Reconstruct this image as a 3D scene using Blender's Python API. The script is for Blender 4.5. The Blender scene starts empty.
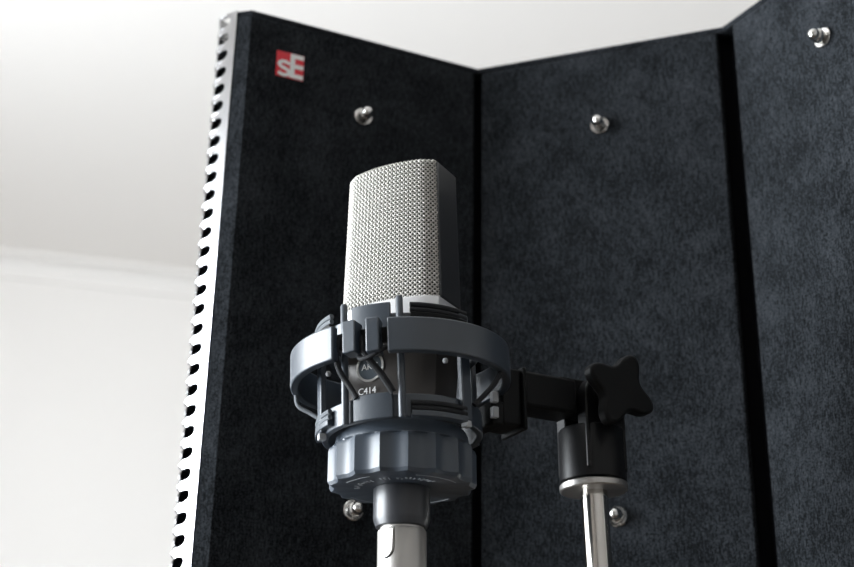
import bpy, bmesh, math, random
from math import sin, cos, tan, pi, radians, sqrt, atan2
from mathutils import Vector, Matrix

random.seed(7)
scene = bpy.context.scene
col = scene.collection

# ------------------------------------------------------------------ camera
CZ = 1.25                       # lens height above the floor
FPX = 1350.0                    # focal length in pixels of the 854-wide frame
PITCH = radians(22.8)
cam_d = bpy.data.cameras.new('camera')
cam = bpy.data.objects.new('camera', cam_d)
col.objects.link(cam)
cam.location = (0, 0, CZ)
cam.rotation_euler = (pi / 2 + PITCH, 0, 0)
cam_d.sensor_width = 36
cam_d.lens = 36 * FPX / 854
cam_d.clip_start = 0.02
cam_d.clip_end = 50
cam_d.dof.use_dof = True
cam_d.dof.focus_distance = 0.595
cam_d.dof.aperture_fstop = 11
scene.camera = cam


def ray(px, py):
    a, b = (px - 427) / FPX, -(py - 283.5) / FPX
    return Vector((a, cos(PITCH) - b * sin(PITCH), sin(PITCH) + b * cos(PITCH)))


CAMP = Vector((0, 0, CZ))


def hit(px, py, p, n):
    r = ray(px, py)
    return CAMP + r * ((p - CAMP).dot(n) / r.dot(n))


# --------------------------------------------------------------- materials
def new_mat(name):
    m = bpy.data.materials.new(name)
    m.use_nodes = True
    nt = m.node_tree
    return m, nt, nt.nodes['Principled BSDF']


def simple(name, rgb, rough=0.5, metal=0.0, spec=0.5, bump=0.0, bscale=800, var=0.0):
    m, nt, b = new_mat(name)
    b.inputs['Base Color'].default_value = (*rgb, 1)
    b.inputs['Roughness'].default_value = rough
    b.inputs['Metallic'].default_value = metal
    b.inputs['Specular IOR Level'].default_value = spec
    if bump or var:
        tc = nt.nodes.new('ShaderNodeTexCoord')
        nz = nt.nodes.new('ShaderNodeTexNoise')
        nz.inputs['Scale'].default_value = bscale
        nz.inputs['Detail'].default_value = 4
        nt.links.new(tc.outputs['Object'], nz.inputs['Vector'])
        if bump:
            bp = nt.nodes.new('ShaderNodeBump')
            bp.inputs['Strength'].default_value = bump
            bp.inputs['Distance'].default_value = 0.0005
            nt.links.new(nz.outputs['Fac'], bp.inputs['Height'])
            nt.links.new(bp.outputs['Normal'], b.inputs['Normal'])
        if var:
            cr = nt.nodes.new('ShaderNodeValToRGB')
            cr.color_ramp.elements[0].position = 0.35
            cr.color_ramp.elements[1].position = 0.65
            cr.color_ramp.elements[0].color = (*[c * (1 - var) for c in rgb], 1)
            cr.color_ramp.elements[1].color = (*[min(1, c * (1 + var)) for c in rgb], 1)
            nt.links.new(nz.outputs['Fac'], cr.inputs['Fac'])
            nt.links.new(cr.outputs['Color'], b.inputs['Base Color'])
    return m


def felt_mat(name, dark, light):
    m, nt, b = new_mat(name)
    L = nt.links
    tc = nt.nodes.new('ShaderNodeTexCoord')
    # fibres: two stretched noises laid across each other, plus fine fuzz
    outs = []
    for rot, sc in (((0.25, 0.6, 0.3), (1500, 1500, 210)), ((0.2, -0.9, 0.9), (1300, 1300, 190)), ((0, 0, 0), (950, 950, 950))):
        mp = nt.nodes.new('ShaderNodeMapping')
        mp.inputs['Rotation'].default_value = rot
        mp.inputs['Scale'].default_value = sc
        nz = nt.nodes.new('ShaderNodeTexNoise')
        nz.inputs['Scale'].default_value = 1.0
        nz.inputs['Detail'].default_value = 3
        L.new(tc.outputs['Object'], mp.inputs['Vector'])
        L.new(mp.outputs['Vector'], nz.inputs['Vector'])
        outs.append(nz.outputs['Fac'])
    mx = nt.nodes.new('ShaderNodeMath'); mx.operation = 'MAXIMUM'
    L.new(outs[0], mx.inputs[0]); L.new(outs[1], mx.inputs[1])
    ad = nt.nodes.new('ShaderNodeMath'); ad.operation = 'ADD'
    L.new(mx.outputs[0], ad.inputs[0]); L.new(outs[2], ad.inputs[1])
    hf = nt.nodes.new('ShaderNodeMath'); hf.operation = 'MULTIPLY'; hf.inputs[1].default_value = 0.5
    L.new(ad.outputs[0], hf.inputs[0])
    cr = nt.nodes.new('ShaderNodeValToRGB')
    lo = nt.nodes.new('ShaderNodeTexNoise')      # worn, patchy nap
    lo.inputs['Scale'].default_value = 38
    lo.inputs['Detail'].default_value = 3
    L.new(tc.outputs['Object'], lo.inputs['Vector'])
    ml = nt.nodes.new('ShaderNodeMath'); ml.operation = 'MULTIPLY_ADD'
    ml.inputs[1].default_value = 0.22; ml.inputs[2].default_value = -0.11
    L.new(lo.outputs['Fac'], ml.inputs[0])
    sm_ = nt.nodes.new('ShaderNodeMath'); sm_.operation = 'ADD'
    L.new(hf.outputs[0], sm_.inputs[0]); L.new(ml.outputs[0], sm_.inputs[1])
    cr.color_ramp.elements[0].position = 0.45
    cr.color_ramp.elements[0].color = (*dark, 1)
    cr.color_ramp.elements[1].position = 0.67
    cr.color_ramp.elements[1].color = (*light, 1)
    L.new(sm_.outputs[0], cr.inputs['Fac'])
    L.new(cr.outputs['Color'], b.inputs['Base Color'])
    bp = nt.nodes.new('ShaderNodeBump')
    bp.inputs['Strength'].default_value = 0.6
    bp.inputs['Distance'].default_value = 0.0007
    L.new(hf.outputs[0], bp.inputs['Height'])
    L.new(bp.outputs['Normal'], b.inputs['Normal'])
    b.inputs['Roughness'].default_value = 1.0
    b.inputs['Specular IOR Level'].default_value = 0.05
    return m


M = {}
M['felt'] = felt_mat('felt', (0.0056, 0.0064, 0.0073), (0.038, 0.042, 0.0475))
M['core'] = simple('black foam', (0.006, 0.006, 0.007), 1.0, 0, 0.0, 0.3, 500)
M['galv'] = simple('punched aluminium', (0.46, 0.46, 0.47), 0.20, 1.0, 0.5, 0.05, 300)
M['steel'] = simple('polished steel', (0.72, 0.71, 0.69), 0.16, 1.0)
M['satin'] = simple('satin nickel', (0.46, 0.445, 0.425), 0.40, 1.0, 0.5, 0.05, 900)
M['pole'] = simple('chromed tube', (0.60, 0.57, 0.53), 0.14, 1.0)
M['wire'] = simple('nickel wire', (0.43, 0.415, 0.385), 0.52, 0.75, 0.5)
M['inner'] = simple('inner gauze', (0.035, 0.033, 0.030), 0.8, 0.1, 0.2)
M['silver'] = simple('silver lacquer', (0.62, 0.62, 0.63), 0.38, 0.7, 0.5)
M['body'] = simple('dark lacquer', (0.060, 0.054, 0.050), 0.36, 0.35, 0.5, 0.08, 900)
M['frame'] = simple('dark frame lacquer', (0.020, 0.021, 0.023), 0.32, 0.2, 0.7)
M['plastic'] = simple('slate plastic', (0.020, 0.029, 0.041), 0.41, 0, 0.85, 0.06, 1400)
M['nut'] = simple('slate nut plastic', (0.030, 0.042, 0.058), 0.44, 0, 0.75, 0.04, 1400)
M['sleeve'] = simple('sleeve plastic', (0.020, 0.022, 0.027), 0.34, 0, 0.6)
M['black'] = simple('black plastic', (0.0030, 0.0033, 0.0036), 0.55, 0, 0.16, 0.08, 900)
M['rubber'] = simple('black rubber', (0.0030, 0.0032, 0.0038), 0.42, 0, 0.26)
M['cord'] = simple('elastic cord', (0.014, 0.015, 0.017), 0.7, 0, 0.3, 0.5, 1800)
M['palecord'] = simple('light grey cord', (0.10, 0.11, 0.12), 0.6, 0, 0.3, 0.4, 1800)  # lighter cord colour, used only on the left side
M['pale'] = simple('pale grey plastic', (0.34, 0.35, 0.36), 0.5)
M['white'] = simple('white print', (0.80, 0.80, 0.79), 0.6)
M['greyprint'] = simple('grey print', (0.30, 0.32, 0.34), 0.6)
M['red'] = simple('red enamel', (0.70, 0.020, 0.036), 0.5)
M['emblem'] = simple('emblem blue grey', (0.05, 0.065, 0.08), 0.35, 0.3)
M['wall'] = simple('white wall paint', (0.825, 0.80, 0.775), 0.9, 0, 0.2, 0.1, 120)
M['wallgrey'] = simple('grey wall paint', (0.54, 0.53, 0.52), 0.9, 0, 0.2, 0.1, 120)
M['ceil'] = simple('white ceiling paint', (0.855, 0.828, 0.80), 0.9, 0, 0.2, 0.1, 120)
M['trim'] = simple('white gloss trim', (0.83, 0.805, 0.78), 0.6, 0, 0.3)
M['floor'] = simple('oak floor', (0.07, 0.052, 0.038), 0.5, 0, 0.4, 0.1, 30, 0.2)


# ------------------------------------------------------------- mesh helpers
class MB:
    """collects shapes and links them as ONE mesh object"""
    def __init__(s):
        s.bm = bmesh.new()

    def face(s, vs):
        try:
            return s.bm.faces.new(vs)
        except ValueError:
            return None

    def prism(s, pts, z0, z1, mat=None):
        """pts: counter-clockwise 2D outline, extruded z0..z1"""
        T = mat or Matrix.Identity(4)
        a = [s.bm.verts.new(T @ Vector((x, y, z0))) for x, y in pts]
        b = [s.bm.verts.new(T @ Vector((x, y, z1))) for x, y in pts]
        n = len(pts)
        for i in range(n):
            s.face((a[i], a[(i + 1) % n], b[(i + 1) % n], b[i]))
        s.face(a[::-1]); s.face(b)
        return s

    def box(s, x0, x1, y0, y1, z0, z1, mat=None):
        return s.prism([(x0, y0), (x1, y0), (x1, y1), (x0, y1)], z0, z1, mat)

    def lathe(s, prof, n=64, mat=None, rfun=None, a0=0.0, closed=False):
        """prof: list of (r,z); r=0 allowed at the ends; rfun(angle, r, z)->r"""
        T = mat or Matrix.Identity(4)
        rings = []
        for r, z in prof:
            if r < 1e-7:
                rings.append([s.bm.verts.new(T @ Vector((0, 0, z)))])
            else:
                rr = []
                for i in range(n):
                    a = a0 + 2 * pi * i / n
                    q = rfun(a, r, z) if rfun else r
                    rr.append(s.bm.verts.new(T @ Vector((q * cos(a), q * sin(a), z))))
                rings.append(rr)
        pairs = list(zip(rings[:-1], rings[1:]))
        if closed:
            pairs.append((rings[-1], rings[0]))
        for A, B in pairs:
            if len(A) == 1 and len(B) == 1:
                continue
            for i in range(n):
                j = (i + 1) % n
                if len(A) == 1:
                    s.face((A[0], B[j], B[i]))
                elif len(B) == 1:
                    s.face((A[i], A[j], B[0]))
                else:
                    s.face((A[i], A[j], B[j], B[i]))
        return s

    def arc(s, r0, r1, z0, z1, d0, d1, step=3.0, bev=0.0):
        """band around the axis between azimuths d0..d1 (degrees, 0 = -Y, 90 = +X)"""
        full = abs(d1 - d0) >= 359.9
        n = max(2, int(abs(d1 - d0) / step))
        c = bev
        sec = [(r0, z0), (r1 - c, z0), (r1, z0 + c), (r1, z1 - c), (r1 - c, z1), (r0, z1)] if c else \
              [(r0, z0), (r1, z0), (r1, z1), (r0, z1)]
        rings = []
        for i in range(n if full else n + 1):
            a = radians(d0 + (d1 - d0) * i / n)
            rings.append([s.bm.verts.new((r * sin(a), -r * cos(a), z)) for r, z in sec])
        m = len(sec)
        for i in range(len(rings) if full else len(rings) - 1):
            A, B = rings[i], rings[(i + 1) % len(rings)]
            for k in range(m):
                s.face((A[k], B[k], B[(k + 1) % m], A[(k + 1) % m]))
        if not full:
            s.face(rings[0]); s.face(rings[-1][::-1])
        return s

    def tube(s, pts, r, n=8, closed=False, caps=True):
        P = [Vector(p) for p in pts]
        m = len(P)
        rings = []
        up = None
        for i in range(m):
            if closed:
                t = (P[(i + 1) % m] - P[i - 1]).normalized()
            else:
                t = (P[min(i + 1, m - 1)] - P[max(i - 1, 0)]).normalized()
            if up is None:
                up = t.orthogonal().normalized()
            up = (up - t * up.dot(t)).normalized()
            v = t.cross(up)
            rr = r[i] if isinstance(r, (list, tuple)) else r
            rings.append([s.bm.verts.new(P[i] + up * (rr * cos(2 * pi * k / n)) + v * (rr * sin(2 * pi * k / n))) for k in range(n)])
        for i in range(m if closed else m - 1):
            A, B = rings[i], rings[(i + 1) % m]
            for k in range(n):
                s.face((A[k], A[(k + 1) % n], B[(k + 1) % n], B[k]))
        if not closed and caps:
            s.face(rings[0][::-1]); s.face(rings[-1])
        return s

    def build(s, name, mat, parent=None, smooth=True, bevel=0.0, ang=35, seg=2):
        bmesh.ops.recalc_face_normals(s.bm, faces=s.bm.faces)
        me = bpy.data.meshes.new(name)
        s.bm.to_mesh(me); s.bm.free()
        me.materials.append(mat)
        o = bpy.data.objects.new(name, me)
        col.objects.link(o)
        if parent:
            o.parent = parent
        if bevel:
            b = o.modifiers.new('bevel', 'BEVEL')
            b.width = bevel; b.segments = seg; b.limit_method = 'ANGLE'; b.angle_limit = radians(40)
        if smooth:
            for p in me.polygons:
                p.use_smooth = True
            es = me.attributes.get('sharp_edge') or me.attributes.new('sharp_edge', 'BOOLEAN', 'EDGE')
            bm = bmesh.new(); bm.from_mesh(me)
            bm.edges.ensure_lookup_table()
            fl = [len(e.link_faces) != 2 or e.calc_face_angle(0) > radians(ang) for e in bm.edges]
            bm.free()
            es.data.foreach_set('value', fl)
        return o


def smooth_pts(pts, n=8):
    """Catmull-Rom through pts"""
    P = [Vector(p) for p in pts]
    out = []
    for i in range(len(P) - 1):
        a, b, c, d = P[max(i - 1, 0)], P[i], P[i + 1], P[min(i + 2, len(P) - 1)]
        for k in range(n):
            t = k / n
            out.append(0.5 * ((2 * b) + (c - a) * t + (2 * a - 5 * b + 4 * c - d) * t * t + (3 * b - a - 3 * c + d) * t ** 3))
    out.append(P[-1])
    return out


def thing(name, label, cat, loc=(0, 0, 0), rot=None, group=None):
    o = bpy.data.objects.new(name, None)
    o.empty_display_size = 0.03
    col.objects.link(o)
    o.location = loc
    if rot is not None:
        o.rotation_euler = rot.to_euler()
    o['label'] = label
    o['category'] = cat
    if group:
        o['group'] = group
    return o


def struct(o):
    o['kind'] = 'structure'
    return o


def letters(text, size, mat, extr=0.0001):
    """built-in lettering as mesh data, centred, in the XY plane"""
    cu = bpy.data.curves.new('lettering', 'FONT')
    cu.body = text; cu.size = size; cu.align_x = 'CENTER'; cu.align_y = 'CENTER'; cu.extrude = extr
    t = bpy.data.objects.new('lettering', cu)
    col.objects.link(t)
    dg = bpy.context.evaluated_depsgraph_get()
    me = bpy.data.meshes.new_from_object(t.evaluated_get(dg))
    bpy.data.objects.remove(t); bpy.data.curves.remove(cu)
    me.materials.clear(); me.materials.append(mat)
    return me


# ------------------------------------------------------------------- room
# room axes turned 14 degrees against the lens axis
RR = Matrix.Rotation(radians(17), 4, 'Z')
XL, XR, YF, YB, ZC = -1.3, 2.4, -1.6, 3.60, CZ + 1.516
TH = 0.12


def room(mb, name, mat):
    o = mb.build(name, mat, None, smooth=False)
    o.matrix_world = RR
    return struct(o)


room(MB().box(XL - TH, XR + TH, YF - TH, YB + TH, -0.1, 0), 'floor', M['floor'])
room(MB().box(XL - TH, XR + TH, YF - TH, YB + TH, ZC, ZC + 0.1), 'ceiling', M['ceil'])
room(MB().box(XL - TH, XR + TH, YB, YB + TH, 0, ZC), 'wall_back', M['wall'])
room(MB().box(XL - TH, XR + TH, YF - TH, YF, 0, ZC), 'wall_front', M['wallgrey'])
room(MB().box(XR, XR + TH, YF, YB, 0, ZC), 'wall_right', M['wallgrey'])
# left wall with the window opening
WY0, WY1, WZ0, WZ1 = 0.40, 1.85, 0.85, 2.40
room(MB().box(XL - TH, XL, YF, WY0, 0, ZC).box(XL - TH, XL, WY1, YB, 0, ZC)
     .box(XL - TH, XL, WY0, WY1, 0, WZ0).box(XL - TH, XL, WY0, WY1, WZ1, ZC), 'wall_left', M['wall'])
fw = 0.05
mb = MB()
mb.box(XL - 0.09, XL - 0.03, WY0, WY0 + fw, WZ0, WZ1).box(XL - 0.09, XL - 0.03, WY1 - fw, WY1, WZ0, WZ1)
mb.box(XL - 0.09, XL - 0.03, WY0 + fw, WY1 - fw, WZ0, WZ0 + fw).box(XL - 0.09, XL - 0.03, WY0 + fw, WY1 - fw, WZ1 - fw, WZ1)
wym = (WY0 + WY1) / 2
mb.box(XL - 0.085, XL - 0.035, wym - 0.025, wym + 0.025, WZ0 + fw, WZ1 - fw)
room(mb, 'window_1', M['trim'])
# coved moulding under the ceiling along the back wall
prof = [(0, 0)]
D, H = 0.055, 0.066
cove = [(-D, 0.0), (-D, -0.012)]
for i in range(9):
    a = pi / 2 * i / 8
    cove.append((-D + 0.004 + (D - 0.012) * sin(a) * 1.0, -0.012 - (H - 0.026) * (1 - cos(a))))
cove += [(-0.008, -H + 0.006), (-0.008, -H), (0, -H), (0, 0)]
mb = MB()
Tm = Matrix(((0, 0, 1, 0), (1, 0, 0, YB), (0, 1, 0, ZC), (0, 0, 0, 1)))
mb.prism(cove, XL, XR, Tm)
o = mb.build('trim_1', M['trim'], None, smooth=True, ang=30)
o.matrix_world = RR
struct(o)

# ------------------------------------------------------- reflection filter
u = (CAMP - CAMP - ray(485, -2931)).normalized()
if u.z < 0:
    u = -u
F1 = CAMP + ray(478, 70) * 0.88
A = hit(252, 11, F1, u)
F2 = hit(722, 28, F1, u)
HT = 0.3975  # unseen extra length added at the bottom to darken the nut's reflection
ex = (Vector((1, 0, 0)) - u * u.x).normalized()
ey = u.cross(ex)
R3 = Matrix((ex, ey, u)).transposed()
base = F1 - u * 0.396
rf = thing('reflection_filter', 'black felt acoustic screen of folded panels standing behind the microphone', 'acoustic screen', base, R3)


def loc2(p):
    d = p - F1
    return Vector((d.dot(ex), d.dot(ey)))


a2, f1, f2 = loc2(A), Vector((0, 0)), loc2(F2)
W = (f2 - f1).length
dmid = (f2 - f1).normalized()
az3 = radians(-29.5)
dright = Vector((-sin(az3), -cos(az3)))
b2 = f2 + dright * W
dleft = (f1 - a2).normalized()


def back(d):                     # direction from the felt face to the rear
    return Vector((-d.y, d.x))


def offs(t):
    """front polyline moved t to the rear, mitred at the folds"""
    segs = [(a2, f1, dleft), (f1, f2, dmid), (f2, b2, dright)]
    out = [a2 + back(dleft) * t]
    for (p, q, d), (p2, q2, e) in zip(segs[:-1], segs[1:]):
        n1, n2 = back(d), back(e)
        bis = (n1 + n2).normalized()
        out.append(q + bis * (t / bis.dot(n1)))
    out.append(b2 + back(dright) * t)
    return out


FT = 0.009
ed1 = Vector((-0.965, 0.22)).normalized()      # felt lip turned outward at the free edge
ed = Vector((-0.857, 0.515))                 # metal flange leaning back
e1 = a2 + ed1 * 0.0090
e2 = e1 + ed * 0.0165
# felt panels
rim = 0.004
felt_z0, felt_z1 = 0.0, HT - rim


def felt_prism(p, q, d, g0, g1):
    n = back(d)
    P, Q = p + d * g0, q - d * g1
    return [P, Q, Q + n * FT, P + n * FT]


pl = felt_prism(a2, f1, dleft, 0.0, 0.0026)
left_out = [a2, pl[1], pl[2], a2 + dleft * 0.012 + back(dleft) * FT, e1 + back(dleft) * 0.006, e1]
o = MB().prism([tuple(p) for p in left_out], 0, HT - rim).build('felt_panel', M['felt'], rf, bevel=0.0014, seg=3)
pm = felt_prism(f1, f2, dmid, 0.0022, 0.0032)
MB().prism([tuple(p) for p in pm], 0, HT - rim).build('felt_panel', M['felt'], rf, bevel=0.0016, seg=3)
pr = felt_prism(f2, b2, dright, 0.0085, 0.0)
MB().prism([tuple(p) for p in pr], 0, HT - rim).build('felt_panel', M['felt'], rf, bevel=0.0016, seg=3)
# felt rim running along the top over all folds
mb = MB()
i0 = offs(0.0004); i1 = offs(FT + 0.0008)
mb.prism([tuple(p) for p in ([e1 + back(dleft) * 0.0004] + i0 + i1[::-1] + [e1 + back(dleft) * 0.0060])], HT - rim, HT)
o = mb.build('top_rim', M['felt'], rf, bevel=0.0012)
# black core behind the felt
c0 = offs(FT + 0.0002); c1 = offs(0.021)
core = [c0[0] + dleft * 0.012] + c0[1:] + c1[1:][::-1] + [c1[0] + dleft * 0.003]
MB().prism([tuple(p) for p in core], 0.002, HT - 0.0006).build('foam_core', M['core'], rf, smooth=False)
# rear sheet
s0 = offs(0.0235); s1 = offs(0.0250)
MB().prism([tuple(p) for p in (s0[1:] + s1[1:][::-1] + [s1[0] + dleft * 0.004, s0[0] + dleft * 0.004])], 0, HT - 0.006).build('rear_sheet', M['galv'], rf, smooth=False)
# punched metal edge: flange, bend, and the start of the rear sheet; real holes
path = [e1 + ed * 0.0003]
bend_c = e2 - ed * 0.004
nrm_out = Vector((-ed.y, ed.x))
if nrm_out.dot(Vector((0, -1))) < 0:
    nrm_out = -nrm_out
# path: straight along ed, then an arc turning inward (towards dleft)
R_b = 0.0040
ctr = bend_c - nrm_out * R_b
ang0 = atan2(nrm_out.y, nrm_out.x)
end_dir = back(dleft)
ang1 = atan2(end_dir.y, end_dir.x)
while ang1 > ang0:
    ang1 -= 2 * pi
path.append(bend_c)
K = 8
for i in range(1, K + 1):
    a = ang0 + (ang1 - ang0) * i / K
    path.append(ctr + Vector((cos(a), sin(a))) * R_b)
path.append(path[-1] + dleft * 0.010)
acc = [0.0]
for p, q in zip(path[:-1], path[1:]):
    acc.append(acc[-1] + (q - p).length)


def on_path(s):
    s = max(0.0, min(acc[-1], s))
    for i in range(len(path) - 1):
        if s <= acc[i + 1] + 1e-9:
            t = (s - acc[i]) / max(1e-9, acc[i + 1] - acc[i])
            return path[i].lerp(path[i + 1], t)
    return path[-1]


pitch_h = 0.0118
n_h = int(HT / pitch_h)
mb = MB()
SW = acc[-1]
hs0, hs1 = 0.0050, 0.0140            # hole span along the path
hc, hw = (hs0 + hs1) / 2, (hs1 - hs0) / 2
hh = 0.0034
NP = 24
for k in range(n_h + 1):
    z1 = HT - k * pitch_h
    z0 = max(0.0, z1 - pitch_h)
    zc = z1 - pitch_h / 2
    if z1 - z0 < pitch_h * 0.9:
        continue
    inner, outer = [], []
    for i in range(NP):
        a = 2 * pi * i / NP
        ca, sa = cos(a), sin(a)
        s_, z_ = hc + hw * ca, zc + hh * (1 if sa >= 0 else -1) * abs(sa) ** 0.8 - 0.16 * hw * ca
        p = on_path(s_)
        inner.append(mb.bm.verts.new((p.x, p.y, z_)))
    # outer rectangle sampled to the same count by angle
    for i in range(NP):
        a = 2 * pi * i / NP
        ca, sa = cos(a), sin(a)
        m = max(abs(ca), abs(sa))
        fx, fz = ca / m, sa / m
        s_ = hc + fx * ((SW - hc) if fx > 0 else hc)
        p = on_path(s_)
        outer.append(mb.bm.verts.new((p.x, p.y, zc + fz * (z1 - z0) / 2)))
    # middle ring for smooth bending
    mid = []
    for i in range(NP):
        a = 2 * pi * i / NP
        ca, sa = cos(a), sin(a)
        m = max(abs(ca), abs(sa))
        fx, fz = ca / m, sa / m
        s_ = hc + 0.5 * (hw * ca) + 0.5 * fx * ((SW - hc) if fx > 0 else hc)
        p = on_path(s_)
        mid.append(mb.bm.verts.new((p.x, p.y, zc + 0.5 * fz * (z1 - z0) / 2 + 0.5 * hh * sa)))
    for i in range(NP):
        j = (i + 1) % NP
        mb.face((inner[i], inner[j], mid[j], mid[i]))
        mb.face((mid[i], mid[j], outer[j], outer[i]))
bmesh.ops.remove_doubles(mb.bm, verts=mb.bm.verts, dist=1e-5)
o = mb.build('metal_edge', M['galv'], rf, ang=60)
o['label'] = 'punched aluminium edge strip'
sd = o.modifiers.new('solid', 'SOLIDIFY')
sd.thickness = 0.0010; sd.offset = 0.0

# bolts: washer, short thread, domed nut
bolt_src = None


def make_bolt(p, d, z):
    """p: start of panel, d: panel direction"""
    global bolt_src
    n = -back(d)
    X = Vector((d.x, d.y, 0)); Z = Vector((n.x, n.y, 0)); Y = Z.cross(X)
    T = Matrix((X, Y, Z)).transposed().to_4x4()
    pos = Vector((p.x, p.y, z)) + Z * 0.0001
    T.translation = pos
    if bolt_src is None:
        b = MB().lathe([(0, 0), (0.0021, 0), (0.0021, 0.0094), (0, 0.0094)], 20).build('bolt', M['satin'], rf)
        w = MB().lathe([(0.0022, 0.0), (0.0054, 0.0), (0.0058, 0.0004), (0.0058, 0.0012), (0.0054, 0.0016), (0.0022, 0.0016)], 32, closed=True).build('washer', M['steel'], b)
        prof = [(0.0022, 0.0030), (0.0037, 0.0030), (0.0040, 0.0034), (0.0040, 0.0056), (0.0037, 0.0060), (0.0033, 0.0064)]
        for i in range(0, 9):
            a = pi / 2 * i / 8
            prof.append((0.0034 * cos(a), 0.0072 + 0.0034 * sin(a)))
        prof[-1] = (0, prof[-1][1])
        c = MB().lathe(prof, 32).build('domed_nut', M['steel'], b)
        bolt_src = (b, w, c)
        b.matrix_local = T
    else:
        b = bolt_src[0].copy(); col.objects.link(b); b.parent = rf; b.matrix_local = T
        for s in bolt_src[1:]:
            c = s.copy(); col.objects.link(c); c.parent = b


for p, d in ((a2, dleft), (f1, dmid), (f2, dright)):
    for z in (HT - 0.0567 + (0.0036 if d is dright else 0), HT - 0.3010):
        make_bolt(f1 - d * (0.0788 if z > 0.25 else 0.0755) if d is dleft else p + d * (0.0790 if z > 0.25 else 0.0806), d, z)

# badge on the left panel
nl3 = ey * (-back(dleft).y) + ex * (-back(dleft).x)
Aw = F1 + ex * a2.x + ey * a2.y
c1_ = hit(277, 50.5, Aw, nl3); c2_ = hit(304, 57, Aw, nl3); c3_ = hit(277, 75.5, Aw, nl3)
bw = (c2_ - c1_).length; bh = (c1_ - c3_).length
s_off = (c1_ - Aw).dot(ex * dleft.x + ey * dleft.y)
z_top = (c1_ - F1).dot(u) + 0.396
n = -back(dleft)
X = Vector((dleft.x, dleft.y, 0)); Z = Vector((n.x, n.y, 0)); Y = Z.cross(X)
BT = Matrix((X, Y, Z)).transposed().to_4x4()
bp = a2 + dleft * s_off
BT.translation = Vector((bp.x, bp.y, z_top - bh)) + Z * 0.0001
badge = MB().box(0, bw, 0, bh, 0, 0.0006).build('badge', M['red'], rf, smooth=False)
badge.matrix_local = BT
badge['label'] = 'red square badge with white letters'
mb = MB()
tk = bh * 0.17
xE = bw * 0.50
mb.box(xE, xE + bw * 0.17, bh * 0.02, bh * 0.98, 0.0006, 0.0009)
for k, (yy) in enumerate((0.02, 0.415, 0.81)):
    mb.box(xE + bw * 0.17, bw * 0.985, bh * yy, bh * yy + tk, 0.0006, 0.0009)
# the small s as a swept stroke
sx, sy, sw, sh = bw * 0.055, bh * 0.035, bw * 0.46, bh * 0.60
ctl = [(0.93, 0.83), (0.66, 0.93), (0.30, 0.92), (0.10, 0.76), (0.24, 0.59), (0.55, 0.50), (0.84, 0.38), (0.90, 0.20), (0.66, 0.07), (0.32, 0.07), (0.06, 0.18)]
cp = smooth_pts([(sx + x * sw, sy + y * sh, 0) for x, y in ctl], 5)
hwid = bw * 0.068
L_, R_ = [], []
for i, p in enumerate(cp):
    t = (cp[min(i + 1, len(cp) - 1)] - cp[max(i - 1, 0)]).normalized()
    nn = Vector((-t.y, t.x, 0))
    L_.append(p + nn * hwid); R_.append(p - nn * hwid)
for zz in (0.0009,):
    a = [mb.bm.verts.new((v.x, v.y, zz)) for v in L_]
    b = [mb.bm.verts.new((v.x, v.y, zz)) for v in R_]
    for i in range(len(a) - 1):
        mb.face((a[i], b[i], b[i + 1], a[i + 1]))
mb.build('lettering', M['white'], badge, smooth=False)

# ------------------------------------------------------------- microphone
MY = 0.577
MX = (401 - 427) / FPX * (MY * cos(PITCH) + 0.19 * sin(PITCH))
AX = radians(29)
mic = thing('condenser_microphone', 'large condenser microphone with silver mesh grille held in a grey shock mount', 'microphone', (MX, MY, CZ + 0.168), Matrix.Rotation(-AX, 3, 'Z'))
# local frame: front is -Y
ZB = 0.168


def front_section(k=1.0):
    """outline of the grille front from the right side to the left side"""
    pts = [(0.0250, -0.0098), (0.0247, -0.0108), (0.0206, -0.0138), (0.0192, -0.0146)]
    N = 12
    for i in range(1, N):
        t = 1 - 2 * i / N
        pts.append((0.0192 * t, -0.0146 - 0.0028 * (1 - t * t)))
    pts += [(-x, y) for x, y in reversed(pts[:4])]
    return [Vector((x * k, y * (0.6 + 0.4 * k))) for x, y in pts]


gz0, gz1 = 0.2275 - ZB, 0.2973 - ZB


def taper(z):
    return 1.0 - 0.075 * (z - gz0) / (gz1 - gz0)


sec = front_section()
sacc = [0.0]
for p, q in zip(sec[:-1], sec[1:]):
    sacc.append(sacc[-1] + (q - p).length)
S = sacc[-1]
GH = gz1 - gz0


def grille_pt(s, h, off):
    s = max(0, min(S, s))
    i = 0
    while i < len(sec) - 2 and s > sacc[i + 1]:
        i += 1
    t = (s - sacc[i]) / (sacc[i + 1] - sacc[i])
    p = sec[i].lerp(sec[i + 1], t)
    d = (sec[i + 1] - sec[i]).normalized()
    nrm = Vector((d.y, -d.x))
    if nrm.dot(p) < 0:
        nrm = -nrm
    z = gz0 + h
    k = taper(z)
    roll = 0.0020
    if h > GH - roll:                       # edge rolls over to the top
        a = min(1.0, (h - (GH - roll)) / roll)
        k *= 1 - 0.10 * (1 - sqrt(max(0, 1 - a * a)))
    q = p * k + nrm * off
    return Vector((q.x, q.y, z))


def grille_mesh():
    mb = MB()
    q = 0.0022
    amp, wr = 0.00030, 0.00037
    step = 0.00048
    for fam in (1, -1):
        imin = int(math.floor((0 - GH if fam == 1 else 0) / q)) - 1
        imax = int(math.ceil((S if fam == 1 else S + GH) / q)) + 1
        for i in range(imin, imax + 1):
            c = i * q
            pts = []
            nst = int(GH / step)
            for j in range(nst + 1):
                h = GH * j / nst
                s = c + h if fam == 1 else c - h
                if s < 0 or s > S:
                    continue
                other = (s + h) if fam == 1 else (s - h)
                off = fam * amp * cos(pi * other / q) * (-1 if i % 2 else 1)
                pts.append(grille_pt(s, h, off))
            if len(pts) >= 3:
                mb.tube(pts, wr, 5, caps=False)
    return mb


g = grille_mesh().build('front_grille', M['wire'], mic, ang=180)
g['label'] = 'silver woven wire mesh'
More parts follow.
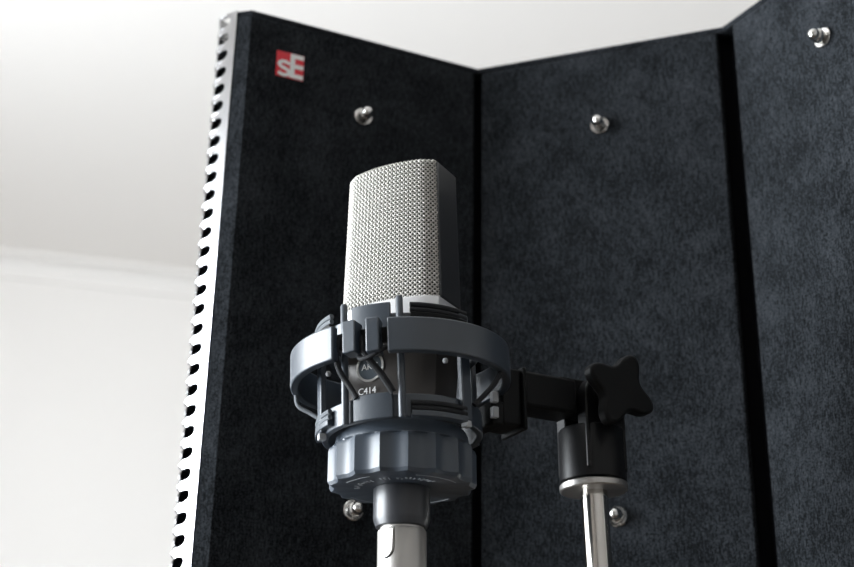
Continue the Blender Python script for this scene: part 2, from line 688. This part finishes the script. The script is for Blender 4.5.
# gauze behind the wires
mb = MB()
rows = []
for h in (0, GH * 0.5, GH - 0.003, GH - 0.0008, GH - 0.0002):
    rows.append([mb.bm.verts.new(grille_pt(s, h, -0.0011)) for s in sacc])
for A_, B_ in zip(rows[:-1], rows[1:]):
    for i in range(len(A_) - 1):
        mb.face((A_[i], A_[i + 1], B_[i + 1], B_[i]))
mb.face(rows[-1])
gz = mb.build('gauze', M['inner'], g)
gb = g.copy(); gb.name = 'back_grille'; col.objects.link(gb); gb.parent = mic; gb.rotation_euler = (0, 0, pi); gb.scale = (0.955, 1, 1)
gg = gz.copy(); col.objects.link(gg); gg.parent = gb
# frame between the two grilles
mb = MB()
fy = 0.0094


def frame_loop(z, k, kk):
    x = 0.0252 * k
    return [mb.bm.verts.new((sx * x, (fy if sy < 0 else 0.0118) * sy * kk, z)) for sx, sy in ((-1, -1), (1, -1), (1, 1), (-1, 1))]


lv = [frame_loop(gz0, 1.0, 1), frame_loop(gz1 - 0.001, taper(gz1), 0.97), frame_loop(gz1 + 0.0008, taper(gz1) * 0.955, 0.97)]
for A_, B_ in zip(lv[:-1], lv[1:]):
    for i in range(4):
        mb.face((A_[i], A_[(i + 1) % 4], B_[(i + 1) % 4], B_[i]))
mb.face(lv[0][::-1]); mb.face(lv[-1])
mb.build('frame', M['frame'], mic, bevel=0.0022, seg=4)


def full_section(k, grow=0.0, kr=0.0):
    f = front_section(1.0)
    pts = f + [-p for p in f]
    out = []
    for p in pts:
        q = p * k + p.normalized() * grow
        if kr:
            r = 0.0225
            q = q.lerp(p.normalized() * r, kr)
        out.append(q)
    return out


def loft(levels):
    mb = MB()
    rings = []
    for z, k, grow, kr in levels:
        rings.append([mb.bm.verts.new((p.x, p.y, z)) for p in full_section(k, grow, kr)])
    m = len(rings[0])
    for A_, B_ in zip(rings[:-1], rings[1:]):
        for i in range(m):
            mb.face((A_[i], A_[(i + 1) % m], B_[(i + 1) % m], B_[i]))
    mb.face(rings[0][::-1]); mb.face(rings[-1])
    return mb


o = loft([(0.2170 - ZB, 0.985, 0.0004, 0), (0.2265 - ZB, 1.0, 0.0007, 0), (0.2276 - ZB, 1.0, 0.0003, 0)]).build('collar', M['silver'], mic, ang=30)
o['label'] = 'bright silver collar under the mesh'
body = loft([(0.0, 0.90, 0, 0.55), (0.184 - ZB, 0.94, 0, 0.25), (0.200 - ZB, 0.97, 0, 0.05), (0.2170 - ZB, 0.985, 0, 0)]).build('body', M['body'], mic, ang=30)
# emblem, model lettering, switch on the body front
yf = -0.0172
mb = MB()
Te = Matrix.Translation((-0.0055, yf + 0.0004, 0.1972 - ZB)) @ Matrix.Rotation(pi / 2, 4, 'X')
mb.lathe([(0, 0.0), (0.0062, 0.0), (0.0062, 0.0009), (0, 0.0009)], 40, Te)
em = mb.build('emblem', M['emblem'], body)
MB().lathe([(0.0060, 0.0008), (0.0070, 0.0008), (0.0070, 0.0013), (0.0060, 0.0013)], 48, Te, closed=True).build('emblem_ring', M['satin'], em)
me = letters('AKG', 0.0042, M['white'])
t = bpy.data.objects.new('lettering', me); col.objects.link(t); t.parent = em
t.location = (-0.0055, yf - 0.0008, 0.1972 - ZB); t.rotation_euler = (pi / 2, 0, 0)
me = letters('C414', 0.0042, M['white'])
t = bpy.data.objects.new('lettering', me); col.objects.link(t); t.parent = body
t.location = (-0.0062, -0.01895, 0.1857 - ZB); t.rotation_euler = (pi / 2 + 0.02, 0, 0)

# ------------------------------------------------------------ shock mount
sm = thing('shock_mount', 'slate grey ring shaped shock mount with elastic cords holding the microphone', 'shock mount', (MX, MY, CZ))


def pol(az, r, z):
    a = radians(az)
    return Vector((r * sin(a), -r * cos(a), z))


def radial_box(mb, az, r0, r1, w, z0, z1):
    a = radians(az)
    T = Matrix.Rotation(a - pi / 2, 4, 'Z')       # local X -> outward
    return mb.box(r0, r1, -w / 2, w / 2, z0, z1, T)


ring = MB().arc(0.0455, 0.0495, 0.1917, 0.2070, -5.5, 325.5, 2.5).build('outer_ring', M['plastic'], sm, bevel=0.0008, seg=3)
ring.location = (-0.0012, 0, 0)
for az, w, z0, z1 in ((-24.5, 0.0060, 0.1927, 0.2070), (-12.5, 0.0058, 0.1918, 0.2070)):
    mb = MB(); radial_box(mb, az, 0.0430, 0.0508, w, z0, z1)
    mb.build('cord_clip', M['plastic'], ring, bevel=0.0006)
MB().arc(0.0425, 0.0455, 0.1975, 0.2042, -41, -3, 3).build('bridge', M['black'], ring, bevel=0.0004)

# inner basket
MB().arc(0.0328, 0.0362, 0.2050, 0.2140, 0, 360, 4).build('upper_ring', M['plastic'], sm, bevel=0.0006)
lr = MB().arc(0.0326, 0.0356, 0.1672, 0.1776, 0, 360, 4).build('lower_ring', M['plastic'], sm, bevel=0.0006)
MB().arc(0.0350, 0.0372, 0.1668, 0.1780, -33, -5, 3).build('front_plate', M['plastic'], lr, bevel=0.0004)
MB().arc(0.0345, 0.0376, 0.2065, 0.2186, -33, -5, 3).build('front_clip', M['plastic'], sm, bevel=0.0005)
for az in (-38.5, 1.0, 141.5, 181.0):
    z0 = 0.1662
    mb = MB().lathe([(0, z0), (0.0012, z0), (0.0016, z0 + 0.0006), (0.0016, 0.2200), (0.0012, 0.2208), (0, 0.2208)], 16, Matrix.Translation(pol(az, 0.0378, 0)))
    mb.build('thin_post', M['plastic'], sm)
for az in (49, -71, 187, 118):
    mb = MB(); radial_box(mb, az, 0.0352, 0.0380, 0.0060, 0.1680, 0.2165)
    p = mb.build('flat_post', M['plastic'], sm, bevel=0.0006)
    if az > 60:
        continue
    mb = MB(); radial_box(mb, az, 0.0350, 0.0384, 0.0034, 0.1650, 0.1679)
    mb.build('hook', M['pale'], p, bevel=0.0004)
# cushions: shelf plus two cords lying on it
for (d0, d1, z, pale) in ((8, 52, 0.2130, 0), (-100, -52, 0.2140, 1), (150, 190, 0.2145, 0), (7, 48, 0.1688, 0), (-98, -55, 0.1708, 1), (150, 190, 0.1645, 0)):
    c = MB().arc(0.0345, 0.0385, z - 0.0020, z + 0.0006, d0, d1, 3).build('cord_shelf', M['plastic'] if z < 0.2 else M['black'], sm, bevel=0.0004)
    for dz in (0.0018, 0.0042):
        pts = [pol(d0 + (d1 - d0) * i / 16, 0.0372, z + dz) for i in range(17)]
        MB().tube(pts, 0.0012, 8).build('elastic_cord', M['palecord'] if pale else M['cord'], c)


def cord(pts, r=0.0013, m='cord'):
    MB().tube(smooth_pts([pol(*p) for p in pts], 8), r, 10).build('elastic_cord', M[m], sm)


cord([(-33, 0.0452, 0.2035), (-36, 0.0455, 0.1960), (-37, 0.0425, 0.1890), (-33, 0.0385, 0.1815), (-30, 0.0372, 0.1770)], 0.0013)
cord([(-21, 0.0448, 0.2010), (-18, 0.0455, 0.1925), (-11, 0.0412, 0.1848), (-4.5, 0.0374, 0.1775)], 0.0016)
cord([(-5, 0.0470, 0.1950), (-9, 0.0478, 0.1930), (-14, 0.0478, 0.1908), (-19, 0.0470, 0.1902), (-22, 0.0455, 0.1918)], 0.0010)
cord([(-97, 0.0480, 0.1935), (-97, 0.0470, 0.1868), (-97, 0.0420, 0.1832), (-96, 0.0375, 0.1800)], 0.0010, 'palecord')
cord([(70, 0.0480, 0.1940), (66, 0.0450, 0.1865), (61, 0.0400, 0.1795), (57, 0.0376, 0.1760)], 0.0012)
cord([(168, 0.0480, 0.1940), (165, 0.0440, 0.1860), (162, 0.0378, 0.1770)], 0.0012)
cord([(145, 0.0480, 0.1940), (148, 0.0440, 0.1860), (152, 0.0378, 0.1770)], 0.0012)
# small pale cord knobs inside the ring
for az, r, z in ((34, 0.0352, 0.1936), (-57, 0.0372, 0.1925)):
    MB().lathe([(0, -0.0013), (0.0009, -0.0010), (0.0013, 0), (0.0009, 0.0010), (0, 0.0013)], 14, Matrix.Translation(pol(az, r, z))).build('cord_knob', M['pale'], sm)

# the cradle hangs a little askew in its cords
TILT_C = Matrix.Translation((0, 0, 0.19)) @ Matrix.Rotation(radians(-2.0), 4, 'Y') @ Matrix.Translation((0, 0, -0.19))
for ch in [c for c in col.objects if c.parent is sm]:
    ch.matrix_local = TILT_C @ ch.matrix_local

# big fluted nut with its collar
NF = 17


def flute(a, r, z):
    if r < 0.0285 or z > 0.1622:
        return r
    t = (a * NF / (2 * pi)) % 1.0
    return r - 0.0022 * sin(pi * t)


mb = MB()
mb.lathe([(0, 0.1452), (0.0150, 0.1452), (0.0300, 0.1450), (0.0318, 0.1455), (0.0327, 0.1470), (0.0327, 0.1606), (0.0321, 0.1622), (0.0308, 0.1628),
          (0.0298, 0.1632), (0.0292, 0.1676), (0.0285, 0.1692), (0.0272, 0.1692), (0.0268, 0.1678), (0, 0.1678)], NF * 12, None, flute, a0=radians(9))
nut = mb.build('locking_nut', M['nut'], sm, ang=24)
nut['label'] = 'fluted locking nut'
nut.location.x = 0.0007
for d0, d1 in ((-62, -30), (14, 62), (128, 158), (196, 240)):
    MB().arc(0.0262, 0.0265, 0.1449, 0.1452, d0, d1, 3).build('printed_arc', M['greyprint'], nut, smooth=False)
# worn, unreadable ring of print on the underside: short strokes
mb = MB()
rnd = random.Random(4)
az = -82
while az < 48:
    if not (-36 < az < -26 or -14 < az < -4):
        for q in range(2):
            a = az + rnd.uniform(-0.8, 0.8)
            r = 0.0182 + rnd.uniform(0, 0.0022)
            radial_box(mb, a, r, r + rnd.uniform(0.0005, 0.0018), rnd.uniform(0.0003, 0.0010), 0.1449, 0.1452)
    az += 5.2
mb.build('worn_print', M['greyprint'], nut, smooth=False)
MB().lathe([(0, 0.1450), (0.0124, 0.1450), (0.0124, 0.1322), (0.0121, 0.1308), (0.0112, 0.1284), (0.0108, 0.1281), (0, 0.1281)], 64).build('sleeve', M['sleeve'], sm, ang=30).location.x = 0.0007

# arm to the stand: clip, block, fork, adapter, wing knob
AZ_ARM = 118.5
RA = 0.1030
TA = Matrix.Rotation(radians(AZ_ARM) - pi / 2, 4, 'Z')
mb = MB()
mb.box(0.0478, 0.0585, -0.0085, 0.0085, 0.1800, 0.2075, TA)
mb.box(0.0425, 0.0490, -0.0090, 0.0085, 0.1790, 0.1905, TA)
arm = mb.build('arm', M['black'], sm, bevel=0.0012)
MB().box(0.0585, 0.0605, -0.0105, 0.0105, 0.1780, 0.2085, TA).build('arm_plate', M['black'], arm, bevel=0.0008)
MB().box(0.0605, 0.0900, -0.0085, 0.0085, 0.1905, 0.2078, TA).build('arm_block', M['black'], arm, bevel=0.0016)
for z in (0.1878, 0.1805):
    MB().box(0.0415, 0.0445, -0.0112, -0.0080, z + 0.0008, z + 0.0060, TA).build('hook', M['pale'], arm, bevel=0.0004)
TB = TA @ Matrix.Translation((RA, 0, 0))
TK = TB @ Matrix.Translation((0, 0, 0.2000)) @ Matrix.Rotation(pi / 2, 4, 'X')   # local Z -> -Y of arm frame = towards the lens
# tongue: rounded end of the arm between the fork lobes
mb = MB()
prof2 = [(-0.020, -0.0072), (0.0, -0.0095)] + [(0.0095 * sin(a), -0.0095 * cos(a)) for a in [pi * i / 12 for i in range(1, 12)]] + [(0.0, 0.0095), (-0.020, 0.0095)]
mb.prism(prof2, -0.0048, 0.0048, TK)
mb.build('tongue', M['black'], arm, bevel=0.0006)
ad = MB().lathe([(0, 0.1603), (0.0154, 0.1603), (0.0159, 0.1610), (0.0159, 0.1850), (0.0150, 0.1864), (0, 0.1864)], 56, TB)
for s in (-1, 1):
    pr2 = [(-0.0112, -0.0355), (0.0112, -0.0355)] + [(0.0112 * cos(a), 0.0112 * sin(a)) for a in [pi * i / 14 for i in range(0, 15)]]
    z0, z1 = (0.0052, 0.0128) if s > 0 else (-0.0128, -0.0052)
    ad.prism(pr2, z0, z1, TK)
adp = ad.build('stand_adapter', M['rubber'], sm, bevel=0.0008)
MB().lathe([(0, 0.0130), (0.0075, 0.0130), (0.0068, 0.0215), (0, 0.0215)], 28, TK).build('knob_hub', M['black'], adp)
# four-lobed wing knob
star = []
for i in range(96):
    a = 2 * pi * i / 96
    c4 = cos(2 * (a - radians(65)))
    r = 0.0114 + 0.0078 * abs(c4) ** 2.6
    star.append((r * cos(a) * 1.0, r * sin(a)))
kn = MB().prism(star, 0.0205, 0.0275, TK).build('wing_knob', M['black'], adp, bevel=0.0016, seg=3, ang=40)

# ------------------------------------------------------------------ stand
adw = Vector((MX, MY, CZ)) + (TB @ Vector((0, 0, 0)))
TILT = radians(0.9)
foot = Vector((adw.x + tan(TILT) * (CZ + 0.1602), adw.y, 0))
st = thing('microphone_stand', 'chromed microphone stand tube with flat locking ring carrying the mount arm', 'stand', foot)
topz = CZ + 0.1564
axis = (Vector((adw.x, adw.y, CZ + 0.1602)) - foot).normalized()
Ts = axis.to_track_quat('Z', 'Y').to_matrix().to_4x4()
LL = (Vector((adw.x, adw.y, topz)) - foot).length
MB().lathe([(0, 0.024), (0.0064, 0.024), (0.0064, LL), (0, LL)], 40, Ts).build('pole', M['pole'], st)
lk = MB().lathe([(0, LL), (0.0155, LL), (0.0161, LL + 0.0006), (0.0161, LL + 0.0030), (0.0155, LL + 0.0036), (0, LL + 0.0036)], 64, Ts).build('locking_ring', M['satin'], st)
MB().lathe([(0, 0), (0.128, 0), (0.130, 0.003), (0.128, 0.012), (0.030, 0.022), (0.010, 0.026), (0, 0.026)], 64).build('base', M['black'], st)

# bracket that carries the screen from the stand, below the panels' middle
pz = base + u * 0.02
# ------------------------------------------------------------------- plug
pg = thing('cable_plug', 'silver cable plug with latch button fitted under the grey sleeve', 'plug', (MX + 0.0009, MY, CZ + 0.050))
o0 = -0.050
MB().lathe([(0, 0.050 + o0), (0.0072, 0.050 + o0), (0.0078, 0.062 + o0), (0.0098, 0.070 + o0), (0.0106, 0.076 + o0), (0.0106, 0.1262 + o0), (0.0102, 0.1270 + o0),
            (0.0096, 0.1271 + o0), (0.0096, 0.1280 + o0), (0, 0.1280 + o0)], 56).build('shell', M['satin'], pg, ang=28)
# latch: a tongue shaped button let into the shell
Tl = Matrix.Rotation(radians(-40), 4, 'Z')
out = []
zt, zb, wl = 0.1259 + o0, 0.1140 + o0, 0.0036
n_ = 10
ol = [(-wl, zt), (wl, zt)] + [(wl * cos(pi * i / n_), zb + 0.004 - 0.004 * sin(pi * i / n_)) for i in range(n_ + 1)]


def lat(dr):
    r = []
    for w, z in ol:
        a = w / 0.0106
        rr = 0.0106 + dr
        r.append(Vector((rr * sin(a), -rr * cos(a), z)))
    return r


for nm, sc_, dr, mt in (('latch_slot', 1.22, 0.00004, 'black'), ('latch', 1.0, 0.0006, 'satin')):
    mb = MB()
    zc = (zt + zb) / 2
    vs0 = [mb.bm.verts.new(Tl @ Vector((v.x, v.y, v.z))) for v in lat(-0.0012)]
    pts = []
    for (w, z) in ol:
        w2, z2 = w * sc_, zc + (z - zc) * (1 + (sc_ - 1) * 0.5)
        a = w2 / 0.0106
        rr = 0.0106 + dr
        pts.append(Vector((rr * sin(a), -rr * cos(a), z2)))
    vs1 = [mb.bm.verts.new(Tl @ v) for v in pts]
    m = len(vs0)
    for i in range(m):
        mb.face((vs0[i], vs0[(i + 1) % m], vs1[(i + 1) % m], vs1[i]))
    cen = mb.bm.verts.new(Tl @ Vector((0, -(0.0106 + dr + (0.0002 if sc_ == 1 else 0)), zc)))
    for i in range(m):
        mb.face((vs1[i], vs1[(i + 1) % m], cen))
    mb.build(nm, M[mt], pg, ang=40)
cab = smooth_pts([(0, 0, 0.055 + o0), (0, 0, -0.05), (-0.01, -0.01, -0.25), (-0.06, -0.05, -0.7), (-0.14, -0.12, -1.22), (-0.19, -0.16, -CZ - 0.050 + 0.0035), (-0.34, -0.20, -CZ - 0.050 + 0.0035), (-0.55, -0.14, -CZ - 0.050 + 0.0035)], 10)
MB().tube(cab, 0.0032, 10).build('cable', M['rubber'], pg)

# screen bracket (below the frame): from the middle panel's foot to the stand tube
p_mid = (f1 + f2) / 2
bx0 = Vector((p_mid.x, p_mid.y, 0.006)) + Vector((-back(dmid).x, -back(dmid).y, 0)) * 0.0006
stand_pt = R3.transposed() @ (Vector((foot.x - tan(TILT) * (base.z), foot.y, base.z)) - base)
dv = Vector((stand_pt.x - bx0.x, stand_pt.y - bx0.y, 0))
ln = dv.length - 0.0067
dv.normalize()
Tb = Matrix((dv, Vector((-dv.y, dv.x, 0)), Vector((0, 0, 1)))).transposed().to_4x4()
Tb.translation = Vector((bx0.x, bx0.y, 0))
MB().box(0.0008, ln, -0.012, 0.012, 0.002, 0.008, Tb).build('bracket', M['black'], rf, bevel=0.001)

# ------------------------------------------------------------------ light
world = bpy.data.worlds.new('daylight')
scene.world = world
world.use_nodes = True
bg = world.node_tree.nodes['Background']
bg.inputs['Color'].default_value = (0.80, 0.90, 1.0, 1)
bg.inputs['Strength'].default_value = 3.0
ld = bpy.data.lights.new('window_daylight', 'AREA')
ld.shape = 'RECTANGLE'
ld.size = WY1 - WY0
ld.size_y = WZ1 - WZ0
ld.energy = 152
ld.color = (0.91, 0.96, 1.0)
lo = bpy.data.objects.new('window_daylight', ld)
col.objects.link(lo)
pos = RR @ Vector((XL - 0.14, wym, (WZ0 + WZ1) / 2))
lo.location = pos
tgt = (RR @ Vector((1, 0, 0))) - (RR @ Vector((0, 0, 0)))
lo.rotation_euler = tgt.to_track_quat('-Z', 'Z').to_euler()

scene.view_settings.view_transform = 'Standard'
scene.view_settings.look = 'None'
scene.view_settings.gamma = 1.0
scene.view_settings.use_curve_mapping = False
scene.view_settings.exposure = 0.0
scene.cycles.use_denoising = True
scene.cycles.max_bounces = 10
scene.cycles.diffuse_bounces = 6
